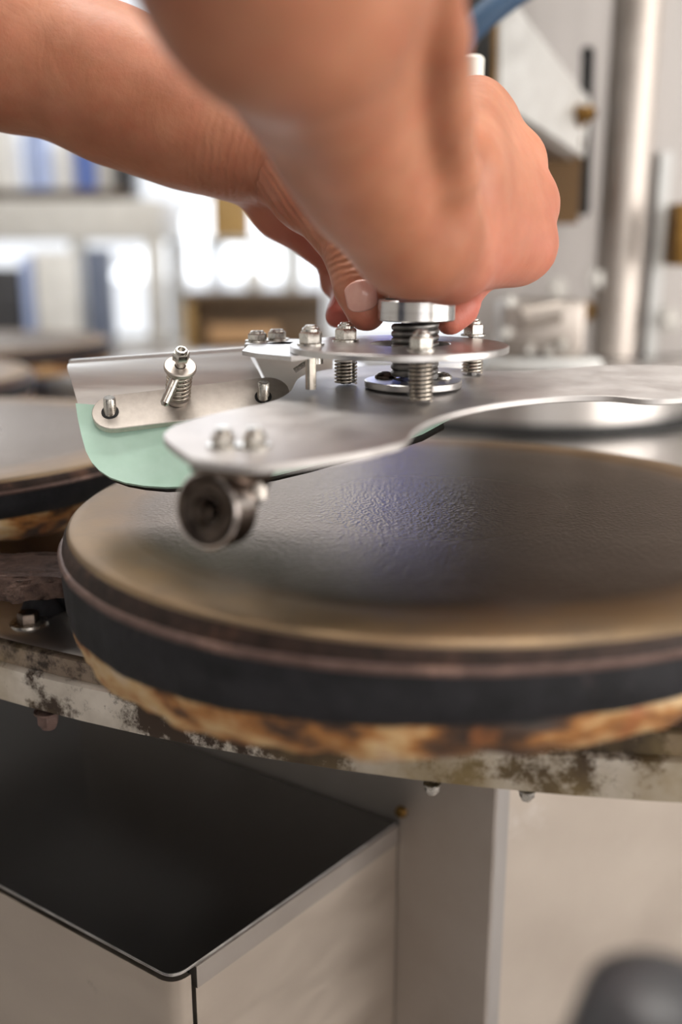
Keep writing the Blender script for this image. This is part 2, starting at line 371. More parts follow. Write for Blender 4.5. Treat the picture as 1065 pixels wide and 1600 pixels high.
# rusty lug with its bolt between the two griddles
lug = thing('support_lug', 'crusted rusty iron lug on a black post beside the foreground griddle', 'bracket', PZ(45, 975, -.166))
zl = -.136
pts = [PZ(u, v, zl) for u, v in ((-40, 868), (30, 864), (90, 862), (112, 885), (104, 902), (60, 906), (20, 912), (-10, 905), (-50, 900))]
pts = [p+Vector((0, .0, 0)) for p in smooth_closed(pts, 4)]
pts = [p+Vector((random.uniform(-1, 1), random.uniform(-1, 1), 0))*.0006 for p in pts]
b = B(); prism(b, pts, [], (0, 0, 1), .0095)
bmesh.ops.bevel(b, geom=[e for e in b.edges if len(e.link_faces) == 2 and e.calc_face_angle(0) > 1.2 and abs(e.verts[0].co.z-e.verts[1].co.z) < 1e-5], offset=.0018, segments=2, affect='EDGES')
bmesh.ops.triangulate(b, faces=b.faces); bmesh.ops.subdivide_edges(b, edges=[e for e in b.edges if e.calc_length() > .004], cuts=2, use_grid_fill=True)
for v in b.verts: v.co += Vector((random.uniform(-1, 1), random.uniform(-1, 1), random.uniform(-1, 1)))*.0006
obj('lug_plate', b, M['rust_lug'], lug, 80)
b = B(); pc = PZ(66, 955, -.166)
lathe(b, [(.0, 0), (.011, 0), (.0085, .004), (.0065, .008), (.0070, .012), (.009, .020), (.009, .022)], T(*pc), 20, False, lambda a, j, r, z: (r*(1+.12*math.sin(5*a+j)), z))
boxw(b, pc.x+.004, pc.x+.028, pc.y+.002, pc.y+.012, pc.z, pc.z+.010, .001); obj('post', b, M['side'], lug, 50)
pb = PZ(45, 975, -.166); b = B(); lathe(b, [(.0085, 0), (.0085, .0012), (.003, .0012)], T(*pb), 24); obj('washer', b, M['nut'], lug)
b = B(); hexprof(b, T(pb.x, pb.y, pb.z+.001), .0085, .005, False); obj('bolt_head', b, M['roller_dark'], lug)

# ---------------------------------------------------------------- central drum and machine housing on the right
b = B(); lathe(b, [(.0, .0), (.178, 0), (.178, .049), (.174, .053), (0, .053)], T(CC.x, CC.y, ZT+.010), 96)
dr = thing('hub_drum', 'bright cylindrical steel drum at the carousel centre behind the griddle', 'drum', (CC.x, CC.y, ZT))
obj('shell', b, M['drum'], dr)
b = B(); lathe(b, [(.0, 0), (.186, 0), (.187, .004), (.184, .011), (.17, .011)], T(CC.x, CC.y, ZT), 96); obj('base_seal', b, M['black'], dr)

ho = thing('machine_housing', 'upright grey steel machine housing with a vertical black slot', 'housing', (.42, 1.0, ZT+.0645))
Q = P(900, 300, .93); npn = Vector((-.10, -1, 0)).normalized()
def hp(u, v, off=0): return PP(u, v, Q+npn*off, npn)
def slotpts(u0, v0, u1, v1, r, n=8):
    a, c = hp(u0, v0), hp(u1, v1); xd = Vector((0, 0, 1)).cross(npn).normalized(); up = (c-a).normalized(); out = []
    for i in range(n+1): t_ = math.pi*i/n; out.append(c+xd*r*math.cos(t_)+up*r*math.sin(t_))
    for i in range(n+1): t_ = math.pi+math.pi*i/n; out.append(a+xd*r*math.cos(t_)+up*r*math.sin(t_))
    return out
zt = 2.2; zb = ZT+.0645
def col(u, z): 
    p = hp(u, 300); return Vector((p.x, p.y, z))
b = B(); prism(b, [col(742, zb), col(1000, zb), col(1000, zt), col(742, zt)], [slotpts(911, 328, 918, 82, .0060)], npn, .004); obj('slotted_panel', b, M['panel'], ho)
b = B(); prism(b, [col(742, zb)-npn*.006, col(1000, zb)-npn*.006, col(1000, zt)-npn*.006, col(742, zt)-npn*.006], [], npn, .05); obj('core', b, M['black'], ho)
b = B(); pa, pb_ = col(975, zb), col(975, zt); tube(b, [pa-npn*.010, pb_-npn*.010], .024, 32); obj('corner_post', b, M['base_dark'], ho)
b = B(); prism(b, [col(1008, zb)-npn*.02, col(1400, zb)-npn*.02, col(1400, zt)-npn*.02, col(1008, zt)-npn*.02], [], npn, .03); obj('side_panel', b, M['panel'], ho)
b = B(); prism(b, [col(1030, zb)-npn*.005, col(1048, zb)-npn*.005, col(1048, zb+.19)-npn*.005, col(1030, zb+.19)-npn*.005], [], npn, .02); obj('rib', b, M['bracket'], ho)
for (u, v, r) in ((940, 436, .009), (915, 486, .007), (1046, 500, .008), (870, 450, .007)):
    p = hp(u, v); b = B(); lathe(b, [(r*1.35, -.022), (r*1.35, .001), (r, .001)], frame(p, npn), 16); hexprof(b, frame(p+npn*.001, npn), r*1.7, r*.8, False); obj('bolt', b, M['brass' if u == 915 else 'nut'], ho)
# small fitting at the foot of the housing
ft = thing('clamp_fitting', 'blurred grey clamp fitting with small bolts low on the machine housing', 'fitting', P(842, 560, .86))
b = B(); fq = P(842, 505, .86); box(b, .072, .045, .05, T(fq.x, fq.y, fq.z-.004), .006); obj('body', b, M['base_dark'], ft)
b = B(); tube(b, [fq+Vector((-.02, -.025, .006)), fq+Vector((.012, -.027, .012))], .010, 16); obj('brass_pin', b, M['base_dark'], ft)
for dx, dz in ((-.032, -.006), (-.012, -.020), (.004, -.022), (.016, -.016), (-.03, .02)):
    b = B(); hexprof(b, frame(fq+Vector((dx, -.0225, dz)), (0, -1, 0)), .010, .006); obj('bolt', b, M['nut'], ft)
b = B(); hb = P(842, 560, .86); boxw(b, fq.x-.05, fq.x+.05, fq.y-.03, fq.y+.06, ZT+.0645, fq.z-.028, .002); obj('foot', b, M['bracket'], ft)

# bracket plate, bolted to the slot
bk = thing('angled_bracket', 'trapezoid grey bracket plate bolted beside the vertical slot', 'bracket', P(850, 245, .80))
def depth_uv(u): return .74+(u-785)/(922-785)*.135
bo = [P(u, v, depth_uv(u)) for u, v in ((786, -60), (800, 0), (905, 138), (920, 152), (922, 180), (914, 246), (860, 210), (787, 158))]
nb = (bo[3]-bo[0]).cross(bo[6]-bo[0]).normalized()
if nb.y > 0: nb = -nb
bo = [p-nb*(p-bo[0]).dot(nb) for p in bo]
b = B(); prism(b, bo, [], nb, .006); obj('plate', b, M['bracket'], bk)
b = B(); tube(b, [bo[7]-nb*.005+Vector((-.001, 0, .0)), bo[0]-nb*.005+Vector((-.001, 0, 0))], .0022, 8); obj('left_edge', b, M['brass'], bk)
b = B(); prism(b, [bo[7]-nb*.007, bo[6]-nb*.007, bo[5]-nb*.007, bo[5]-nb*.03, bo[6]-nb*.045, bo[7]-nb*.045], [], (0, 0, 1), .003); obj('lower_flange', b, M['base_dark'], bk)
pbk = PP(905, 181, bo[0], nb); b = B(); lathe(b, [(.010, 0), (.010, .002), (.004, .002)], frame(pbk, nb), 20); hexprof(b, frame(pbk+nb*.002, nb), .014, .009); obj('bolt', b, M['brass'], bk)
b = B(); q0 = P(866, 285, .885); box(b, .040, .03, .072, T(*q0)); M['dull_brass'] = plain('dull dark brass', (.10, .05, .012), .6, .3); gb = obj('brass_block', b, M['dull_brass'], None); tag(gb, 'golden brown block beneath the angled bracket', 'block')
b = B(); box(b, .062, .05, .34, T(*(P(746, 60, .82)+Vector((0, .045, 0))))); q = obj('black_duct', b, M['black']); tag(q, 'black upright duct between the hand and the bracket', 'duct')
b = B(); tube(b, [P(700, 90, .62), P(735, 45, .62), P(760, 22, .62), P(800, -8, .63), P(900, -70, .66), P(1000, -120, .75)], .0085, 14); hz = obj('air_hose', b, M['blue_hose'], None, 60); tag(hz, 'blue hose passing behind the hands at the top', 'hose')
b = B(); box(b, .02, .03, .055, T(*P(1062, 367, .9)), .003); q = obj('brown_knob', b, M['brass']); tag(q, 'brown knob cut by the right edge of the frame', 'knob')

# ---------------------------------------------------------------- base housing and cabinet under the carousel
c0 = PZ(270, 1530, -.2976); cR = PZ(621, 1285, -.2976); cL = PZ(0, 1384, -.2976)
da = (cR-c0); db = (cL-c0)*4.2
ca = thing('dark_top_cabinet', 'steel cabinet with a dark reflective lid in the lower left', 'cabinet', (c0.x+da.x/2+db.x/2, c0.y+da.y/2+db.y/2, 0))
na = da.normalized(); nb2 = db.normalized()
def cab(s, t, z): return Vector((c0.x+na.x*s+nb2.x*t, c0.y+na.y*s+nb2.y*t, z))
La, Lb = da.length, db.length; zc = H-.2976
def rc(off, r, z):            # cabinet plan outline with a rounded front corner
    out = []
    for i in range(9):
        t_ = i/8; a_ = (1-t_)**2; b__ = 2*t_*(1-t_); c_ = t_*t_
        s = off+r*a_; t = off+r*c_
        out.append(cab(s, t, z))
    out.append(cab(off, Lb, z)); out.append(cab(La-.0005, Lb, z)); out.append(cab(La-.0005, off, z)); return out
b = B(); prism(b, rc(.0006, .008, zc+.0001), [], (0, 0, 1), .0007); obj('lid_top', b, M['cab_lid'], ca)
b = B(); prism(b, rc(0, .008, zc-.0001), [], (0, 0, 1), .0013)
bmesh.ops.bevel(b, geom=[e for e in b.edges if abs(e.verts[0].co.z-e.verts[1].co.z) < 1e-5 and e.calc_face_angle(0) > 1.2], offset=.0005, segments=2, affect='EDGES')
obj('lid_edge', b, M['disc_steel'], ca)
b = B(); prism(b, rc(.003, .010, zc-.0014), [], (0, 0, 1), .0022); obj('lid_gap', b, M['black'], ca)
# front-left face with folded corner
out = []
for i in range(9):
    t_ = i/8; s = -.0002+.009*(1-t_)**2; t = -.0002+.009*t_*t_; out.append(cab(s, t, zc-.0036))
outer = [cab(.0095, -.0002, zc-.0036)]+out+[cab(-.0002, Lb, zc-.0036), cab(.003, Lb, zc-.0036), cab(.003, .010, zc-.0036), cab(.0095, .003, zc-.0036)]
b = B(); prism(b, outer, [], (0, 0, 1), zc-.0036-.02)
obj('front_panel', b, M['cab_steel'], ca, 50)
b = B(); prism(b, [cab(.0125, -.0005, zc-.0016), cab(La, -.0005, zc-.0016), cab(La, .004, zc-.0016), cab(.0125, .004, zc-.0016)], [], (0, 0, 1), .011); obj('side_flange', b, M['base_dark'], ca)
b = B(); prism(b, [cab(.0125, .0004, zc-.010), cab(La, .0004, zc-.010), cab(La, .004, zc-.010), cab(.0125, .004, zc-.010)], [], (0, 0, 1), zc-.03); obj('side_panel', b, M['cab_steel'], ca)
b = B(); prism(b, [cab(.006, .005, zc-.004), cab(La-.001, .005, zc-.004), cab(La-.001, Lb-.001, zc-.004), cab(.006, Lb-.001, zc-.004)], [], (0, 0, 1), zc-.02); obj('carcass', b, M['black'], ca)

e0 = Vector((.0668, .4366, 0)); eb = Vector((-.79, .61, 0)).normalized(); ea = Vector((.93, .36, 0)).normalized()
bs_ = thing('base_housing', 'beige lit steel base housing beneath the carousel at lower right', 'housing', (e0.x+.1, e0.y+.15, 0))
zt2 = H-.2005-.004
def pr(pts, z1, z0, name, m, par):
    b = B(); prism(b, [Vector((p.x, p.y, z1)) for p in pts], [], (0, 0, 1), z1-z0); return obj(name, b, m, par)
pr([cab(La+.0006, -.055, 0), cab(La+.0006, .25, 0), cab(La+.004, .25, 0), cab(La+.004, -.055, 0)], zt2, 0, 'left_panel', M['base_dark'], bs_)  # face turned from the light, its shade carried by the darker steel
k0 = cab(La+.0006, -.052, 0); 
k1 = k0+ea*.010-Vector((0, .0012, 0)); 
pr([k0, k0+ea*.011-eb*.001, k0+ea*.011+Vector((0, .004, 0)), k0+Vector((0.002, .005, 0))], zt2, 0, 'corner_strip', M['panel'], bs_)
pr([k0+ea*.0115, k0+ea*.5, k0+ea*.5+Vector((0, .004, 0)), k0+ea*.0115+Vector((0, .004, 0))], zt2, 0, 'front_panel', M['base_steel'], bs_)
pr([k0+ea*.01+Vector((0, .006, 0)), k0+ea*.49+Vector((0, .006, 0)), k0+ea*.49+Vector((-.15, .3, 0)), k0+Vector((-.1, .3, 0))], zt2-.002, 0.02, 'carcass', M['black'], bs_)
b = B(); p = PP(627, 1268, cab(La+.0006, 0, 1), nb2.cross(Vector((0, 0, 1)))); lathe(b, [(.0035, 0), (.003, .002), (0, .003)], frame(p, (-.6, -.8, 0)), 12); obj('rusty_rivet', b, M['brass'], bs_)

# ---------------------------------------------------------------- carrier arm (plate, flange, roller)
ZA = -.0548; qa = Vector((.03, .4134, H+ZA)); nA = Vector((0, -.045, 1)).normalized()
def A_(u, v): return PP(u, v, qa, nA)
arm = thing('carrier_arm', 'flat curved stainless steel arm plate with a roller on its near end', 'machine arm', A_(645, 600))
up_edge = [(300, 655), (360, 640), (420, 628), (452, 612), (470, 588), (520, 576), (600, 571), (700, 574), (760, 579), (830, 579), (890, 574), (950, 570), (1010, 570), (1065, 572), (1180, 578)]
lo_edge = [(1180, 612), (1065, 621), (1010, 623), (950, 618), (880, 619), (810, 625), (750, 634), (700, 646), (668, 658), (646, 672), (634, 688), (600, 698), (560, 707), (500, 716), (440, 724), (392, 727), (340, 722), (300, 716), (286, 708), (270, 697), (258, 686), (256, 676), (272, 664)]
def openspline(p, k=5):
    out = []
    for i in range(len(p)-1):
        a, b_, c_, d_ = p[max(i-1, 0)], p[i], p[i+1], p[min(i+2, len(p)-1)]
        for s in range(k):
            t = s/k; out.append(.5*((2*b_)+(c_-a)*t+(2*a-5*b_+4*c_-d_)*t*t+(-a+3*b_-3*c_+d_)*t**3))
    out.append(p[-1]); return out
o1 = openspline([A_(*p) for p in up_edge]); o2 = openspline([A_(*p) for p in lo_edge])
b = B(); prism(b, o1+o2, [], nA, .0026)
bmesh.ops.bevel(b, geom=[e for e in b.edges if len(e.link_faces) == 2 and e.calc_face_angle(0) > 1.3], offset=.0003, segments=1, affect='EDGES')
obj('arm_plate', b, M['plate_steel'], arm, 40)
fc = PZ(645, 593, ZA+.0029); FZ = fc.z
b = B(); lathe(b, [(.008, -.0029), (.0198, -.0029), (.0201, -.0025), (.0201, -.0003), (.0197, 0), (.008, 0)], T(*fc), 64, True); obj('round_flange', b, M['disc_steel'], arm)
for u, v in ((602, 588), (689, 589), (655, 604)):
    p = PZ(u, v+2, ZA+.0029); b = B(); lathe(b, [(.0046, 0), (.0044, .001), (.003, .0021), (.0018, .0024), (.0016, .0012), (0, .0012)], T(*p), 20)
    if u < 655 or u > 660: obj('button_screw', b, M['roller_dark' if u < 640 else 'nut'], arm)
    else: b.free()
for u in (349, 398):
    p = A_(u, 698); b = B(); lathe(b, [(.0052, 0), (.0052, .0009), (.002, .0009)], frame(p, nA), 20); hexprof(b, frame(p+nA*.0009, nA), .0066, .0034); lathe(b, [(.0022, .003), (.0022, .0062), (0, .0064)], frame(p, nA), 12)
    obj('lock_nut', b, M['nut'], arm)
# roller under the near end
rc0 = P(321, 798, .302); axd = (Vector((-.50, -.83, .10))).normalized()
wr = .0105
b = B(); m_ = A_(350, 708)-nA*.0026
prism(b, [A_(u, v)-nA*.0027 for u, v in ((296, 712), (300, 690), (420, 690), (424, 722), (340, 722))], [], nA, .0022)
back = rc0-axd*(wr+.004)
tt = A_(398, 715)-nA*.003
br = [tt+Vector((-.006, 0, 0)), tt+Vector((.007, 0, 0)), Vector((back.x+.006, back.y+.002, back.z-.004)), Vector((back.x-.006, back.y+.002, back.z-.004))]
prism(b, br, [], (0, -1, 0.1), .0025); obj('roller_bracket', b, M['roller_dark'], arm)
b = B(); q1 = P(404, 738, .305); lathe(b, [(.0028, 0), (.0028, .008), (0, .0085)], frame(q1, (0, -.1, -1)), 14); hexprof(b, frame(q1, (0, -.1, -1)), .0066, .0035, False); obj('bracket_screw', b, M['bar'], arm)
Mr = frame(rc0, axd)
b = B(); lathe(b, [(.0112, 0), (.0118, .0), (.0123, -.0006), (.0123, -wr+.0006), (.0118, -wr), (.0112, -wr)], Mr, 64, True); ro = obj('roller', b, M['roller'], arm)
b = B(); lathe(b, [(.0112, -.0006), (.0098, -.0012), (.0094, -.0004), (.0068, -.0010), (.0062, -.0010), (.0060, -.0002), (.0052, -.0002), (.005, -.0015), (.004, -.0015), (.004, -wr+.001), (.0112, -wr+.001)], Mr, 48, True); obj('bearing_shield', b, M['roller_dark'], ro)
b = B(); hexprof(b, Mr@T(0, 0, -.0012), .0058, .0030, False); lathe(b, [(.0022, 0), (.0022, .0034), (0, .0036)], Mr, 12); tube(b, [rc0-axd*.001, back-axd*.002], .0022, 10); obj('axle_bolt', b, M['roller_dark'], ro)

# ---------------------------------------------------------------- round clamping plate with bolts and springs
ZD = -.0366; dc = PZ(623, 537.5, ZD)
rp = thing('round_clamp_plate', 'round stainless plate held over the arm by nuts and spring loaded bolts', 'clamp plate', (dc.x, dc.y, H+ZA))
DR = .0438
hole = circ(PZ(641, 536.5, ZD).x, PZ(641, 536.5, ZD).y, H+ZD, .0160, 48)
b = B(); prism(b, circ(dc.x, dc.y, H+ZD, DR, 96), [hole], (0, 0, 1), .0027)
bmesh.ops.bevel(b, geom=[e for e in b.edges if len(e.link_faces) == 2 and e.calc_face_angle(0) > 1.3], offset=.0003, segments=1, affect='EDGES')
obj('disc', b, M['disc_steel'], rp)
ls = [PZ(u, v, ZD-.0029) for u, v in ((378, 548), (388, 539), (440, 534), (520, 535), (520, 549), (455, 557), (400, 552))]
b = B(); prism(b, ls, [], (0, 0, 1), .0018); obj('link_strip', b, M['disc_steel'], rp)
def boltset(u, v, spring, turns=11, r=.0040):
    p = PZ(u, v, ZD)
    b = B(); lathe(b, [(.0055, 0), (.0055, .0007), (.003, .0007)], T(*p), 24); hexprof(b, T(p.x, p.y, p.z+.0007), .0082, .0046); n_ = obj('lock_nut', b, M['nut'], rp)
    b = B(); lathe(b, [(.0024, .004), (.0024, .0072), (.0019, .0078), (0, .0078)], T(*p), 16); obj('threaded_end', b, M['nut'], n_)
    b = B(); tube(b, [p-Vector((0, 0, .0176)), p], .0022, 10); obj('bolt_shank', b, M['dark_spring'] if spring else M['spring_steel'], rp)
    if spring:
        b = B(); h = (H+ZD-.0028)-(H+ZA+.045*(p.y-.4134)+.0004); helix(b, T(p.x, p.y, H+ZD-.0028-h), r, .00056, h, turns); obj('compression_spring', b, M['spring_steel'], rp, 80)
boltset(485, 539, False); boltset(540, 533, True, 10, .0043); boltset(658, 547.5, True, 10, .0042); boltset(739, 524.5, True, 9, .0043)
p = PZ(492, 545, ZD-.0030); b = B(); tube(b, [p-Vector((0, 0, .006)), p], .0036, 12); tube(b, [p+Vector((-.001, 0, -.004)), p+Vector((-.0085, -.002, -.0088))], .0011, 8); obj('cross_pin', b, M['nut'], rp)
for u, v in ((396, 536), (428, 533)):
    p = PZ(u, v+4, ZD-.0029); b = B(); p = p+Vector((0, .02, 0)); lathe(b, [(.0055, -.002), (.0055, 0.0006), (.002, .0006)], T(*p), 16); hexprof(b, T(p.x, p.y, p.z+.0006), .0075, .0030); obj('rear_nut', b, M['nut'], rp)
p0 = PZ(378, 541, ZD-.0029); b = B(); boxw(b, p0.x, p0.x+.035, p0.y+.01, p0.y+.035, p0.z-.0018, p0.z, .0003); obj('rear_tab', b, M['disc_steel'], rp)

sc_ = PZ(647, 594, ZA+.0029)
b = B(); zbot = FZ+.0002; zbt = P(648, 500, .4125).z
helix(b, T(sc_.x, sc_.y, zbot), .0084, .00145, zbt-zbot+.0010, 8, 24, 10)
ms = obj('coil_spring', b, M['dark_spring'], None, 80); tag(ms, 'thick dark coil spring standing in the centre of the round plate', 'spring')
# ball bearing on top
bc = Vector((sc_.x+.0004, sc_.y, zbt+.0010)); BH = .0083
be = thing('ball_bearing', 'polished steel ball bearing pressed down on the thick coil spring', 'bearing', bc)
b = B(); lathe(b, [(.0128, 0), (.0152, 0), (.0157, .0005), (.0157, BH-.0005), (.0152, BH), (.0128, BH)], T(*bc), 80, True); obj('outer_ring', b, M['bright'], be)
b = B(); lathe(b, [(.0084, .0006), (.0128, .0006), (.0128, BH-.0007), (.0084, BH-.0007)], T(*bc), 48, True); obj('shield', b, M['roller_dark'], be)
b = B(); lathe(b, [(.0060, 0), (.0085, 0), (.0085, BH), (.0060, BH)], T(*bc), 48, True); obj('inner_ring', b, M['bright'], be)
b = B(); tube(b, [sc_+Vector((0, 0, -.001)), Vector((bc.x, bc.y, bc.z+.09))], .0058, 20)
lathe(b, [(.0058, .0), (.0085, .0), (.0085, .010), (.0058, .010)], T(bc.x-.0, bc.y, bc.z+BH), 24, True); sh = obj('centre_shaft', b, M['shaft']); tag(sh, 'dark blue grey shaft rising through the ball bearing into the hands', 'shaft')
b = B(); q = P(735, 104, .49); lathe(b, [(0, -.10), (.0068, -.10), (.0068, .0035), (.0055, .0048), (0, .0048)], frame(q, (0, 0, 1)), 32); q = obj('capped_rod', b, M['white_plastic']); tag(q, 'off white capped rod just above the knuckles', 'rod')

# ---------------------------------------------------------------- blade holder and green scraper blade
d0 = .418
nbar = Vector((.06, -.66, .75)).normalized(); qbar = P(290, 640, d0)
def Bp(u, v, off=0): return PP(u, v, qbar+nbar*off, nbar)
hd = thing('blade_holder', 'bent aluminium blade holder with a clamp bar above the green blade', 'blade holder', P(280, 670, d0))
def capsule(u0, v0, u1, v1, r, off):
    a, c = Bp(u0, v0, off), Bp(u1, v1, off); x = (c-a).normalized(); y = nbar.cross(x); out = []
    for i in range(13): t = -math.pi/2+math.pi*i/12; out.append(c+x*r*math.cos(t)+y*r*math.sin(t))
    for i in range(13): t = math.pi/2+math.pi*i/12; out.append(a+x*r*math.cos(t)+y*r*math.sin(t))
    return out
b = B(); prism(b, capsule(178, 643, 420, 614, .0093, 0), [], nbar, .0032)
bmesh.ops.bevel(b, geom=[e for e in b.edges if len(e.link_faces) == 2 and e.calc_face_angle(0) > 1.3], offset=.0003, segments=1, affect='EDGES')
obj('clamp_bar', b, M['bar'], hd)
# holder sheet : profile swept along its length
fwd = Vector((0, cp, -sp)); dep = lambda p: (p-Vector((0, 0, H))).dot(fwd)
dl, dr0 = dep(Bp(119, 622, -.0045)), dep(Bp(417, 612, -.0045))
lp = [(124, 640, dep(Bp(124, 640, -.0045))), (119, 622, dl), (114, 604, dl+.0035), (109, 587, dl+.009), (105, 574, dl+.016), (107, 568, dl+.023), (112, 565, dl+.031)]
rp_ = [(424, 640, dep(Bp(424, 640, -.0045))), (417, 612, dr0), (411, 596, dr0+.0035), (403, 579, dr0+.009), (394, 564, dr0+.016), (387, 549, dr0+.023), (384, 545, dr0+.031)]
b = B(); lpp = openspline([P(*q) for q in lp], 4); rpp = openspline([P(*q) for q in rp_], 4)
vs_, fs = [], []; nn = len(lpp); K = 12
for side in (0, 1):
    for i in range(nn):
        for k in range(K+1):
            p = lpp[i].lerp(rpp[i], k/K); j = min(i, nn-2)
            tn = (lpp[j+1]-lpp[j]).cross(rpp[j]-lpp[j]).normalized()
            if tn.y > 0: tn = -tn
            vs_.append(p-tn*.0011*side)
S = nn*(K+1); idx = lambda s, i, k: s*S+i*(K+1)+k
for i in range(nn-1):
    for k in range(K):
        fs.append((idx(0, i, k), idx(0, i, k+1), idx(0, i+1, k+1), idx(0, i+1, k))); fs.append((idx(1, i, k), idx(1, i+1, k), idx(1, i+1, k+1), idx(1, i, k+1)))
    for k in (0, K): fs.append((idx(0, i, k), idx(0, i+1, k), idx(1, i+1, k), idx(1, i, k)))
for i in (0, nn-1):
    for k in range(K): fs.append((idx(0, i, k), idx(0, i, k+1), idx(1, i, k+1), idx(1, i, k)))
addmesh(b, vs_, fs); obj('holder_sheet', b, M['alu'], hd, 50)
# white sheet set between the holder and the disc
b = B(); prism(b, [P(396, 553, .455), P(520, 550, .47), P(520, 606, .445), P(424, 612, .435)], [], (0, -.7, .7), .0012); obj('rear_sheet', b, M['white_plastic'], hd)
for u, v in ((172, 644), (411, 620)):
    p = Bp(u, v); ax = (nbar+Vector((0.02, .35, .35))).normalized()
    b = B(); lathe(b, [(.0026, -.0036), (.0026, .0062), (.0022, .0068), (0, .0068)], frame(p, ax), 20); pn = obj('pin', b, M['nut'], hd)
    b = B(); lathe(b, [(.0037, .0), (.0037, .00025), (.0025, .0003)], frame(p-Vector((0, 0, .0)), nbar), 20); obj('pin_hole', b, M['black'], pn)
# spring bolt, centre of the holder
pA = P(268, 606, .421); pB = P(289, 545, .417); axb = (P(286, 551, .4155)-P(266, 606, .423)).normalized(); axb = Vector((.18, -.52, .83)).normalized()
wc = P(281, 577, .4095)
Mw = frame(wc, axb)
b = B(); helix(b, frame(wc-axb*.0150, axb), .0050, .00055, .0148, 6.5); obj('small_spring', b, M['spring_steel'], hd, 80)
b = B(); lathe(b, [(.0024, 0), (.0066, 0), (.0068, .0004), (.0068, .0016), (.0064, .0020), (.0024, .0020)], Mw, 40, True); obj('washer', b, M['bar'], hd)
b = B(); lathe(b, [(.0021, -.018), (.0021, .0085), (.0017, .0088), (0, .0088)], Mw, 16); hexprof(b, Mw@T(0, 0, .0052), .0062, .0040); obj('spring_bolt', b, M['nut'], hd)
b = B(); lathe(b, [(.0052, -.0165), (.0052, -.0150), (.002, -.0150)], Mw, 30); obj('seat_collar', b, M['bar'], hd)
b = B(); r0, r1 = P(275, 590, .4085), P(257, 630, .4060); tube(b, [r0, r1, r1+(r1-r0).normalized()*.0012], [.0021, .0019, .0009], 12); obj('lever_pin', b, M['nut'], hd)

bl = thing('scraper_blade', 'mint green rubber scraper blade with rounded corner under the clamp bar', 'blade', P(280, 760, d0))
nbl = Vector((.02, -.80, .60)).normalized(); qbl = Bp(170, 640, -.0034)
def Gp(u, v, off=0): return PP(u, v, qbl+nbl*off, nbl)
gpts = [(118, 630), (121, 652), (127, 680), (134, 705), (143, 722), (155, 735), (172, 746), (195, 754), (225, 759), (258, 761), (292, 760), (330, 757), (380, 750), (430, 741), (480, 728), (560, 706), (620, 690), (660, 676), (704, 652), (700, 648), (660, 644), (600, 642), (440, 638), (300, 648), (205, 652), (165, 634)]
b = B(); prism(b, [Gp(*p) for p in gpts], [], nbl, .0018); obj('green_layer', b, M['green_rubber'], bl)
kp = [(122, 634), (125, 655), (131, 684), (138, 708), (148, 726), (160, 739), (177, 750), (200, 758), (228, 763), (260, 766), (292, 765), (330, 762), (380, 756), (430, 748), (484, 735), (560, 714), (620, 699), (660, 686), (694, 668), (690, 650), (600, 646), (440, 640), (300, 650), (205, 654), (168, 640)]
b = B(); prism(b, [Gp(u, v, -.0019) for u, v in kp], [], nbl, .0022); obj('black_layer', b, M['dark_rubber'], bl)

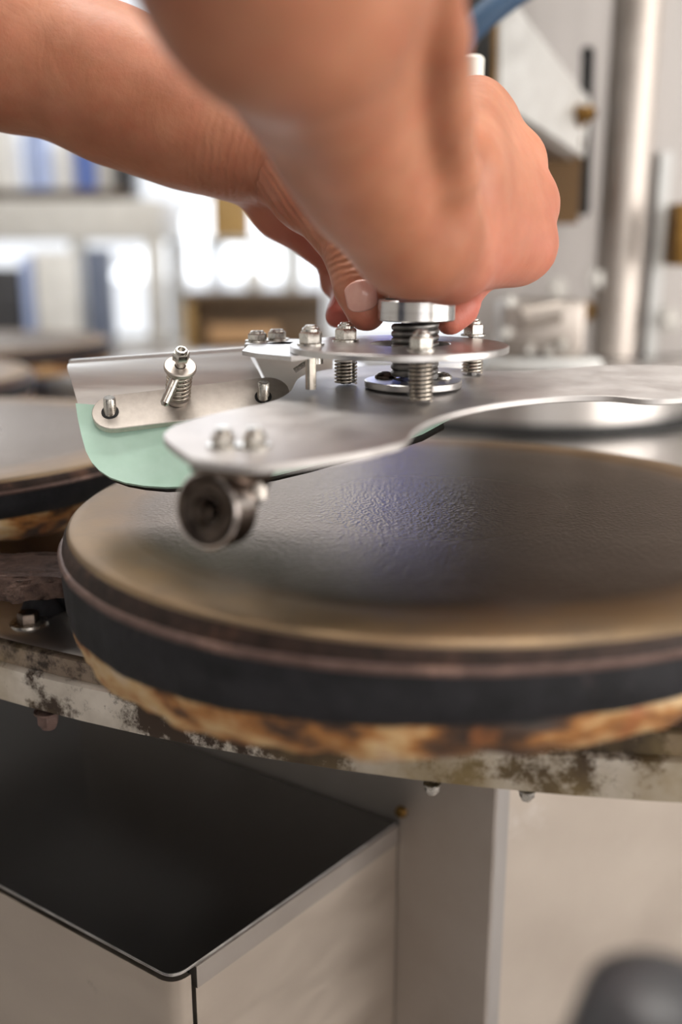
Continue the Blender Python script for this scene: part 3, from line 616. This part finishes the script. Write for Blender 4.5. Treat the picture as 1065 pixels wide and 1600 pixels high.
# ---------------------------------------------------------------- the person: both arms and hands (distance field -> one surface)
class Field:
    def __init__(s, lo, hi, h):
        s.lo = np.array(lo, 'f'); s.h = h; s.n = np.ceil((np.array(hi)-s.lo)/h).astype(int)+1
        s.F = np.full(s.n, .03, 'f')
    def cone(s, a, b_, ra, rb, k=.006, flat=None):
        a = np.array(a, 'f'); b_ = np.array(b_, 'f'); m = max(ra, rb)*(flat[1] if flat else 1)+.022
        i0 = np.maximum(((np.minimum(a, b_)-m-s.lo)/s.h).astype(int), 0); i1 = np.minimum(((np.maximum(a, b_)+m-s.lo)/s.h).astype(int)+2, s.n)
        if (i1 <= i0).any(): return
        g = [s.lo[i]+s.h*np.arange(i0[i], i1[i], dtype='f') for i in range(3)]
        X, Y, Z = g[0][:, None, None]-a[0], g[1][None, :, None]-a[1], g[2][None, None, :]-a[2]
        ab = b_-a; L = max((ab**2).sum(), 1e-12)
        t = np.clip((X*ab[0]+Y*ab[1]+Z*ab[2])/L, 0, 1)
        dx, dy, dz = X-t*ab[0], Y-t*ab[1], Z-t*ab[2]
        if flat:
            n_ = np.array(flat[0], 'f'); n_ /= np.linalg.norm(n_); c = (dx*n_[0]+dy*n_[1]+dz*n_[2])*(1/flat[1]-1)
            dx = dx+c*n_[0]; dy = dy+c*n_[1]; dz = dz+c*n_[2]
        D = np.sqrt(dx*dx+dy*dy+dz*dz)-(ra+(rb-ra)*t)
        sl = tuple(slice(i0[i], i1[i]) for i in range(3)); F = s.F[sl]
        hh = np.maximum(k-np.abs(F-D), 0)/k
        s.F[sl] = np.minimum(F, D)-hh*hh*k*.25
    def chain(s, pts, k=.006, flat=None):
        for i in range(len(pts)-1): s.cone(pts[i][0], pts[i+1][0], pts[i][1], pts[i+1][1], k, flat)
    def mesh(s, name):
        F = s.F; n = s.n; cn = n-1
        S = np.zeros((cn[0]+2, cn[1]+2, cn[2]+2, 3), 'f'); Wt = np.zeros((cn[0]+2, cn[1]+2, cn[2]+2), 'f'); edges = []
        for ax in range(3):
            A = [slice(None)]*3; Bb = [slice(None)]*3; A[ax] = slice(0, -1); Bb[ax] = slice(1, None)
            f0, f1 = F[tuple(A)], F[tuple(Bb)]; idx = np.argwhere((f0 < 0) != (f1 < 0))
            v0 = f0[tuple(idx.T)]; v1 = f1[tuple(idx.T)]; t = v0/(v0-v1)
            p = idx.astype('f'); p[:, ax] += t
            o = [i for i in range(3) if i != ax]
            for d1 in (0, 1):
                for d2 in (0, 1):
                    c = idx+1; c[:, o[0]] -= d1; c[:, o[1]] -= d2
                    np.add.at(S, tuple(c.T), p); np.add.at(Wt, tuple(c.T), 1)
            edges.append((ax, o, idx, v0 < 0))
        act = Wt > 0; act[0] = act[-1] = False; act[:, 0] = act[:, -1] = False; act[:, :, 0] = act[:, :, -1] = False
        ids = np.full(Wt.shape, -1, int); ids[act] = np.arange(act.sum())
        V = S[act]/Wt[act][:, None]*s.h+s.lo; Q = []
        for ax, o, idx, neg in edges:
            cs = []
            for d1, d2 in ((0, 0), (1, 0), (1, 1), (0, 1)):
                c = idx+1; c[:, o[0]] -= d1; c[:, o[1]] -= d2; cs.append(ids[tuple(c.T)])
            q = np.stack(cs, 1); ok = (q >= 0).all(1); q = q[ok]; neg = neg[ok]
            if ax == 1: neg = ~neg
            q[~neg] = q[~neg][:, ::-1]; Q.append(q)
        return V, np.concatenate(Q)

def v3(*a): return Vector(a)
# arm reaching in from the left (A)
wA = P(385, 222, .440); aA = P(0, 58, .435); dA = (aA-wA).normalized(); elA = wA+dA*.255; shA = v3(-.50, .16, H+.30)
wB = P(584, 282, .317); aB = P(448, -60, .225); dB = (aB-wB).normalized(); elB = wB+dB*.235; shB = v3(-.30, -.16, H+.32)
hv = .0015
fA = Field((-.42, .22, H-.07), (.13, .62, H+.30), .0018)
fA.chain([(shA, .045), (elA, .043), (wA+dA*.19, .038), (aA, .0345), (P(190, 140, .437), .0290), (P(300, 190, .438), .0250), (wA, .0235)], .02, ((0.15, 1, .1), 1.1))
# ulnar side and palm
fA.cone(wA, P(520, 270, .462), .0225, .0210, .012, ((0.3, .9, .2), 1.15))
fA.cone(P(395, 262, .452), P(440, 325, .462), .0125, .0130, .010)
fA.cone(P(440, 325, .462), P(520, 395, .468), .0125, .0110, .010)
fA.cone(P(470, 290, .455), P(580, 330, .468), .019, .016, .010)
# thumb
fA.chain([(P(432, 246, .432), .0190), (P(482, 302, .424), .0160), (P(524, 352, .416), .0120), (P(553, 402, .411), .0112), (P(565, 446, .409), .0112), (P(572, 486, .409), .0086)], .005)
# fingers : index, middle, ring, little
fA.chain([(P(590, 280, .462), .011), (P(640, 330, .455), .0100), (P(640, 395, .445), .0090), (P(612, 455, .436), .0080)], .004)
fA.chain([(P(575, 310, .475), .011), (P(610, 380, .478), .0098), (P(592, 440, .462), .0088), (P(568, 482, .446), .0070)], .004)
fA.chain([(P(550, 340, .482), .0105), (P(560, 400, .482), .0092), (P(548, 455, .468), .0080), (P(527, 494, .452), .0060)], .004)
fA.chain([(P(510, 360, .484), .0095), (P(520, 410, .482), .0082), (P(525, 440, .474), .0072), (P(540, 460, .466), .0062)], .004)
VA, QA = fA.mesh('a')
# arm from above, close to the lens (B)
fB = Field((-.37, -.22, H-.08), (.13, .53, H+.40), .0022)
fB.chain([(shB, .050), (elB, .044), (wB+dB*.17, .036), (aB, .0300), (P(508, 90, .268), .0235), (P(554, 215, .300), .0208), (wB, .0200)], .02)
fB.chain([(P(676, -90, .222), .0066), (P(692, 60, .252), .0070), (P(700, 170, .281), .0075), (P(706, 270, .310), .0085), (P(700, 350, .338), .0110)], .004)
fB.cone(P(588, 290, .317), P(640, 372, .335), .0195, .0185, .012)
fB.cone(P(645, 370, .335), P(700, 405, .355), .0180, .0155, .012)
# metacarpals and knuckles
for (u, v, d, r) in ((818, 385, .405, .0130), (822, 322, .415, .0132), (806, 256, .425, .0130), (768, 196, .435, .0125)):
    fB.cone(P(680, 320, .368), P(u, v, d), .018, r, .016)
fB.cone(P(700, 260, .36), P(742, 165, .425), .018, .0125, .012)
fB.cone(P(700, 400, .36), P(800, 400, .40), .0150, .0120, .010)
# fingers of B curling back and down to the shaft
fB.chain([(P(822, 385, .405), .0120), (P(772, 410, .432), .0092), (P(728, 450, .420), .0078), (P(720, 480, .413), .0073), (P(703, 501, .410), .0066)], .004)
fB.chain([(P(826, 318, .415), .0120), (P(815, 375, .445), .0100), (P(755, 420, .455), .0090), (P(710, 440, .445), .0080)], .004)
fB.chain([(P(808, 250, .425), .0115), (P(805, 320, .455), .0095), (P(750, 370, .465), .0085), (P(705, 390, .455), .0078)], .004)
fB.chain([(P(765, 195, .435), .0110), (P(765, 260, .462), .0085), (P(730, 310, .470), .0075), (P(700, 330, .460), .0068)], .004)
# thumb of B over the bearing
fB.chain([(P(650, 375, .345), .0140), (P(640, 410, .372), .0110), (P(655, 428, .392), .0095), (P(672, 440, .408), .0080)], .006)
VB, QB = fB.mesh('b')
V = np.concatenate([VA, VB]); Qd = np.concatenate([QA, QB+len(VA)])
# smooth a little
def relax(V, Q, it, lam=.5):
    e = np.concatenate([Q[:, [0, 1]], Q[:, [1, 2]], Q[:, [2, 3]], Q[:, [3, 0]]]); e = np.concatenate([e, e[:, ::-1]])
    cnt = np.bincount(e[:, 0], minlength=len(V)).astype(float)[:, None]
    for _ in range(it):
        s = np.stack([np.bincount(e[:, 0], weights=V[e[:, 1], i], minlength=len(V)) for i in range(3)], 1)
        V = V*(1-lam)+lam*s/cnt
    return V
V = relax(V.astype(float), Qd, 3)
me = bpy.data.meshes.new('person')
me.vertices.add(len(V)); me.vertices.foreach_set('co', V.astype('f').ravel())
me.loops.add(len(Qd)*4); me.loops.foreach_set('vertex_index', Qd.astype('i').ravel())
me.polygons.add(len(Qd)); me.polygons.foreach_set('loop_start', np.arange(0, len(Qd)*4, 4, dtype='i')); me.polygons.foreach_set('loop_total', np.full(len(Qd), 4, dtype='i'))
me.update(calc_edges=True); me.validate()
def attr(name, arr):
    a = me.attributes.new(name, 'FLOAT', 'POINT'); a.data.foreach_set('value', arr.astype('f'))
def gauss(p, r): p = np.array(p); return np.exp(-((V-p)**2).sum(1)/(2*r*r))
def along(a, b_): a = np.array(a); d = np.array(b_)-a; L = np.linalg.norm(d); return (V-a)@(d/L)
isA = np.arange(len(V)) < len(VA)
# crease height field: (centre, axis a->b, wavelength, reach, amplitude)
crease = np.zeros(len(V)); phase = np.zeros(len(V))
def addc(c, a, b_, wl, reach, amp):
    global crease, phase
    g = gauss(c, reach)*isA*amp; m = g > crease; phase = np.where(m, along(a, b_)/wl*2*math.pi, phase); crease = np.maximum(crease, g)
addc(P(362, 250, .425), P(300, 230, .43), P(420, 262, .43), .0036, .010, .9)
addc(P(450, 320, .415), P(400, 330, .42), P(480, 270, .415), .0031, .014, .55)
addc(P(551, 398, .400), P(545, 370, .40), P(558, 430, .40), .0030, .006, 1.0)
attr('crease', crease); attr('phase', phase)
red = .55*gauss(P(470, 380, .46), .025)*isA+.30*gauss(P(835, 400, .40), .016)*(~isA)+.18*gauss(P(860, 290, .41), .014)*(~isA)+1.0*gauss(P(720, 500, .42), .014)*(~isA)+.6*gauss(P(700, 450, .37), .02)*(~isA)+.5*gauss(P(570, 505, .405), .008)*isA+.9*gauss(P(525, 495, .45), .01)*isA
attr('red', np.clip(red, 0, 1))
def skin_mat():
    m, nt, b = newmat('skin'); v = coords(nt)
    at = lambda n: (lambda a: (setattr(a, 'attribute_name', n), a.outputs['Fac'])[1])(nt.nodes.new('ShaderNodeAttribute'))
    n1 = noise(nt, v, 28, 4, .6); col = ramp(nt, n1, [(.35, (.34, .130, .068)), (.65, (.47, .205, .118))])
    n2 = noise(nt, v, 90, 5, .6); col = mixc(nt, ramp(nt, n2, [(.4, (0, 0, 0)), (.75, (.35, .35, .35))]), col, (.42, .12, .07))
    col = mixc(nt, at('red'), col, (.52, .14, .105))
    lk(nt, col, b.inputs['Base Color']); b.inputs['Roughness'].default_value = .48
    b.inputs['Subsurface Weight'].default_value = .25; b.inputs['Subsurface Radius'].default_value = (1, .25, .12); b.inputs['Subsurface Scale'].default_value = .004
    b.inputs['Specular IOR Level'].default_value = .4
    nz = noise(nt, v, 120, 2); a1 = nt.nodes.new('ShaderNodeMath'); a1.operation = 'MULTIPLY_ADD'; a1.inputs[1].default_value = 7; lk(nt, nz, a1.inputs[0]); lk(nt, at('phase'), a1.inputs[2])
    s = nt.nodes.new('ShaderNodeMath'); s.operation = 'SINE'; lk(nt, a1.outputs[0], s.inputs[0])
    ab = nt.nodes.new('ShaderNodeMath'); ab.operation = 'MULTIPLY'; lk(nt, s.outputs[0], ab.inputs[0]); lk(nt, at('crease'), ab.inputs[1])
    fine = noise(nt, v, 700, 3, .6)
    veins = noise(nt, coords(nt, (1, 1, 1)), 45, 3, .5, 1.5)
    f2 = nt.nodes.new('ShaderNodeMath'); f2.operation = 'MULTIPLY_ADD'; f2.inputs[1].default_value = .35; lk(nt, fine, f2.inputs[0]); lk(nt, ab.outputs[0], f2.inputs[2])
    f3 = nt.nodes.new('ShaderNodeMath'); f3.operation = 'MULTIPLY_ADD'; f3.inputs[1].default_value = 1.8; lk(nt, veins, f3.inputs[0]); lk(nt, f2.outputs[0], f3.inputs[2])
    bump(nt, b, f3.outputs[0], .6, .00055); return m
M['skin'] = skin_mat()
person = obj('person', me, M['skin'], None, 180, origin=(-.38, -.02, H-.40))
tag(person, 'person with bare forearms pressing the bearing with both hands', 'person')
M['nail'] = plain('fingernail', (.70, .40, .33), .16, 0, (.62, .32, .27), 90)
# thumb nail
def nail(c, along_, facing, wdt, lng, rad, name='thumb_nail'):
    z = Vector(facing).normalized(); y = Vector(along_); y = (y-z*y.dot(z)).normalized(); x = y.cross(z); b = B(); n = 14; vs_, fs = [], []
    for j in range(n+1):
        for i in range(n+1):
            s = i/n*2-1; t = j/n*2-1
            wx = wdt/2*(1-.16*max(0, -t)**3)*(1 if t < .6 else 1-.35*((t-.6)/.4)**2)
            if t < -.5: wx *= 1-.45*((-t-.5)/.5)**2.2
            px = s*wx; a = px/rad
            vs_.append(c+x*math.sin(a)*rad+y*(t*lng/2*(1-.10*s*s))-z*(rad-rad*math.cos(a))-z*(.0010*t*t))
    for j in range(n):
        for i in range(n): q = j*(n+1)+i; fs.append((q, q+1, q+n+2, q+n+1))
    addmesh(b, vs_, fs)
    o = obj(name, b, M['nail'], person, 180); md = o.modifiers.new('solid', 'SOLIDIFY'); md.thickness = .0007; md.offset = -1; return o
nail(P(564, 463, .3975), P(569, 486, .399)-P(560, 440, .3985), Vector((-.02, -1, -.10)), .0142, .0128, .0098)

# shirt (torso and sleeves, outside the frame)
fS = Field((-.75, -.45, H-.42), (-.02, .42, H+.46), .009)
mA = shA.lerp(elA, .45); mB = shB.lerp(elB, .35)
fS.chain([(shA, .062), (mA, .052)], .02); fS.chain([(shB, .064), (mB, .056)], .02)
mid = (shA+shB)/2
fS.cone(shA, shB, .07, .07, .05); fS.cone(mid+v3(-.04, 0, -.05), mid+v3(-.08, -.03, -.38), .12, .12, .06, ((1, 1.1, 0), 1.0)); fS.cone(mid+v3(-.02, 0, .03), mid+v3(.01, .02, .09), .055, .05, .05)
VS, QS = fS.mesh('s'); VS = relax(VS.astype(float), QS, 4)
ms_ = bpy.data.meshes.new('shirt'); ms_.from_pydata([tuple(v) for v in VS], [], [tuple(int(i) for i in q) for q in QS]); ms_.update()
M['shirt'] = plain('dark blue cotton', (.03, .04, .07), .85)
obj('shirt', ms_, M['shirt'], person, 180)

# ---------------------------------------------------------------- background at the left: shelving, bottles, benches
def bg(u0, v0, u1, v1, d, dep, name, m, label, cat, bev=.004, group=None, parent=None):
    a, c = P(u0, v1, d), P(u1, v0, d); b = B(); y = (a.y+c.y)/2; boxw(b, min(a.x, c.x), max(a.x, c.x), y, y+dep, a.z, a.z+(v1-v0)/FPX*d*1.0, bev)
    o = obj(name, b, m, parent)
    if not parent: tag(o, label, cat, group)
    return o
M['cream'] = plain('cream enamel', (.72, .70, .66), .45); M['white'] = plain('white enamel', (.86, .85, .82), .4)
M['slate'] = plain('slate blue enamel', (.16, .19, .27), .4); M['blue'] = plain('blue plastic', (.12, .20, .55), .3); M['palebl'] = plain('pale blue plastic', (.45, .55, .85), .3)
M['dark'] = plain('dark grey plastic', (.05, .05, .055), .4); M['brown'] = plain('dark brown wood', (.12, .075, .04), .5); M['tan'] = plain('tan wood', (.50, .30, .15), .5); M['ochre'] = plain('ochre cardboard', (.42, .26, .09), .6)
DB = 2.25
fz = P(100, 375, DB).z
# shelf unit
su = thing('shelf_unit', 'white shelf unit against the bright window at the far left', 'shelf', (P(60, 400, DB).x, P(60, 400, DB).y+.15, 0))
def pbox(par, name, m, u0, v0, u1, v1, d, dep, bev=.003): return bg(u0, v0, u1, v1, d, dep, name, m, None, None, bev, None, par)
a = P(-250, 375, DB); c_ = P(252, 312, DB)
b = B(); boxw(b, a.x, c_.x, a.y, a.y+.35, a.z, c_.z, .004); obj('board', b, M['cream'], su)
b = B(); boxw(b, a.x, c_.x-.03, a.y+.02, a.y+.33, .42, .46, .004); obj('lower_board', b, M['cream'], su)
for x in (a.x, c_.x-.04):
    for y in (a.y, a.y+.31): b = B(); boxw(b, x, x+.04, y, y+.04, 0, a.z, .003); obj('upright', b, M['cream'], su)
topz = c_.z; yb = a.y
def bottle(u, w_, h, m, cap, label):
    x = P(u, 300, DB).x; t = thing('bottle', label, 'bottle', (x, yb+.10, topz+.012), 'containers on the far shelf')
    b = B(); r = w_/2; lathe(b, [(0, 0), (r, 0), (r, h*.68), (r*.8, h*.76), (r*.38, h*.84), (r*.38, h*.9), (0, h*.9)], T(x, yb+.10, topz+.012), 24); obj('body', b, m, t)
    b = B(); lathe(b, [(0, h*.88), (r*.45, h*.88), (r*.45, h), (0, h)], T(x, yb+.10, topz+.012), 20); obj('cap', b, cap, t)
b = B(); x0, x1 = P(-60, 300, DB).x, P(203, 300, DB).x; boxw(b, x0, x1, yb+.01, yb+.26, topz, topz+.012, .002)
boxw(b, x0, x1, yb+.01, yb+.018, topz, topz+.022, .001); q = obj('shelf_tray', b, M['brown']); tag(q, 'dark brown tray under the bottles on the white shelf', 'tray')
bottle(-8, .085, .20, M['white'], M['blue'], 'white bottle at the left end of the far tray')
bottle(48, .062, .19, M['palebl'], M['blue'], 'pale blue bottle on the far tray beside the white ones')
bottle(88, .048, .15, M['white'], M['slate'], 'short white bottle between two blue ones on the far tray')
bottle(125, .055, .17, M['blue'], M['white'], 'deep blue bottle in the middle of the far tray')
bottle(158, .050, .17, M['cream'], M['dark'], 'cream bottle with a dark cap on the far tray')
b = B(); q0 = P(190, 300, DB); boxw(b, q0.x-.022, q0.x+.022, yb+.06, yb+.16, topz+.012, topz+.18, .004); q = obj('dark_canister', b, M['dark']); tag(q, 'dark square canister at the right end of the far tray', 'canister')
# bench with appliances below the shelf
zbn = P(200, 548, 2.1).z; yb2 = P(200, 548, 2.1).y
bn = thing('work_bench', 'grey topped work bench across the far background', 'bench', (-.45, yb2+.3, 0))
b = B(); boxw(b, -1.6, .02, yb2, yb2+.20, zbn-.035, zbn, .003); obj('bench_top', b, M['base_dark'], bn)
for x in (-1.58, -.8, -.03):
    for y in (yb2+.02, yb2+.155): b = B(); boxw(b, x, x+.04, y, y+.04, 0, zbn-.035, .002); obj('leg', b, M['base_dark'], bn)
def onb(u0, u1, vt, dy, dep, name, m, label, cat, d=2.15, bev=.006):
    xa, xb = P(u0, 500, d).x, P(u1, 500, d).x; z1 = P(200, vt, d).z; b = B(); boxw(b, xa, xb, yb2+dy, yb2+dy+dep, zbn, z1, bev); q = obj(name, b, m); return tag(q, label, cat)
onb(-40, 42, 418, .03, .08, 'dark_box', M['dark'], 'dark box on the bench at the left edge', 'box')
onb(46, 60, 400, .03, .08, 'blue_binder', M['palebl'], 'narrow pale blue binder beside the dark box on the bench', 'binder')
onb(66, 132, 392, .03, .08, 'white_canister', M['white'], 'white canister between the blue binder and the slate post', 'canister')
onb(144, 178, 388, .03, .06, 'slate_post', M['slate'], 'slate blue upright column on the bench', 'column')
dr_ = thing('wooden_drawer_unit', 'dark brown wooden drawer unit with a tan front board behind the holder', 'drawer unit', (P(395, 548, 2.1).x, yb2+.1, zbn))
xa, xb = P(286, 500, 2.1).x, P(505, 500, 2.1).x; z1 = P(300, 457, 2.1).z
b = B(); boxw(b, xa, xb, yb2+.03, yb2+.19, z1-.02, z1, .002); obj('top', b, M['brown'], dr_)
b = B(); boxw(b, xa+.01, xb, yb2+.07, yb2+.18, zbn, z1-.02, .002); obj('body', b, M['brown'], dr_)
b = B(); boxw(b, xa, xa+.018, yb2+.03, yb2+.18, zbn, z1-.02, .002); obj('side_board', b, M['ochre'], dr_)
b = B(); boxw(b, xa+.05, xb-.10, yb2+.04, yb2+.065, zbn+.012, zbn+.05, .002); obj('front_board', b, M['tan'], dr_)
st = thing('knob_stand', 'pale metal stand with a round knob on the dark drawer unit', 'stand', (P(398, 470, 2.05).x, yb2-.0, z1))
b = B(); sx_ = P(396, 470, 2.1).x; tube(b, [(sx_, yb2+.06, z1), (sx_, yb2+.06, z1+.11)], .007, 12); obj('rod', b, M['bracket'], st)
b = B(); lathe(b, [(0, -.025), (.016, -.018), (.022, 0), (.016, .018), (0, .024)], T(sx_, yb2+.05, z1+.026), 20); obj('knob', b, M['white'], st)
b = B(); boxw(b, P(336, 300, 2.4).x, P(392, 300, 2.4).x, 2.42, 2.52, P(0, 372, 2.4).z, P(0, 285, 2.4).z, .006); q = obj('ochre_box', b, M['ochre']); 
tag(q, 'ochre brown box on the upper wall shelf behind the wrist', 'box')
b = B(); boxw(b, P(330, 300, 2.4).x, P(520, 300, 2.4).x, 2.38, 2.6, P(0, 382, 2.4).z, P(0, 372, 2.4).z, .002)
for x in (P(332, 300, 2.4).x, P(512, 300, 2.4).x): boxw(b, x, x+.012, 2.40, 2.6, 0, P(0, 382, 2.4).z, .001)
boxw(b, P(330, 300, 2.4).x, P(520, 300, 2.4).x, 2.38, 2.6, P(0, 382, 2.4).z-.26, P(0, 382, 2.4).z-.25, .002)
q = obj('wire_rack', b, M['bracket']); tag(q, 'small grey rack shelf carrying the ochre box', 'rack')

# added blue fabric banner, unseen behind the hands, for the blue streak in the griddle
m, nt, b_ = newmat('blue translucent fabric'); b_.inputs['Base Color'].default_value = (.10, .18, .75, 1); b_.inputs['Roughness'].default_value = .8
tr = nd(nt, 'ShaderNodeBsdfTranslucent', Color=(.16, .28, .95, 1)); mx = nd(nt, 'ShaderNodeMixShader'); mx.inputs[0].default_value = .7
lk(nt, b_.outputs[0], mx.inputs[1]); lk(nt, tr.outputs[0], mx.inputs[2]); lk(nt, mx.outputs[0], nt.nodes['Material Output'].inputs[0])
b = B(); boxw(b, .10, .24, 3.13, 3.134, 1.0, 2.38); q = obj('added_blue_banner', b, m); tag(q, 'added blue fabric strip in the back window, hidden, makes the blue griddle reflection', 'banner')
# added dark rounded post near the lens, makes the lower right dark blur
p = P(1040, 1540, .185); b = B(); lathe(b, [(0, -p.z), (.009, -p.z), (.009, -.05), (.016, -.04), (.019, -.02), (.015, -.004), (.008, 0), (0, 0)], T(*p), 32)
q = obj('dark_blur_post', b, M['dark'], None, 60); tag(q, 'added dark rounded post making the dark blur in the lower right corner', 'stand')
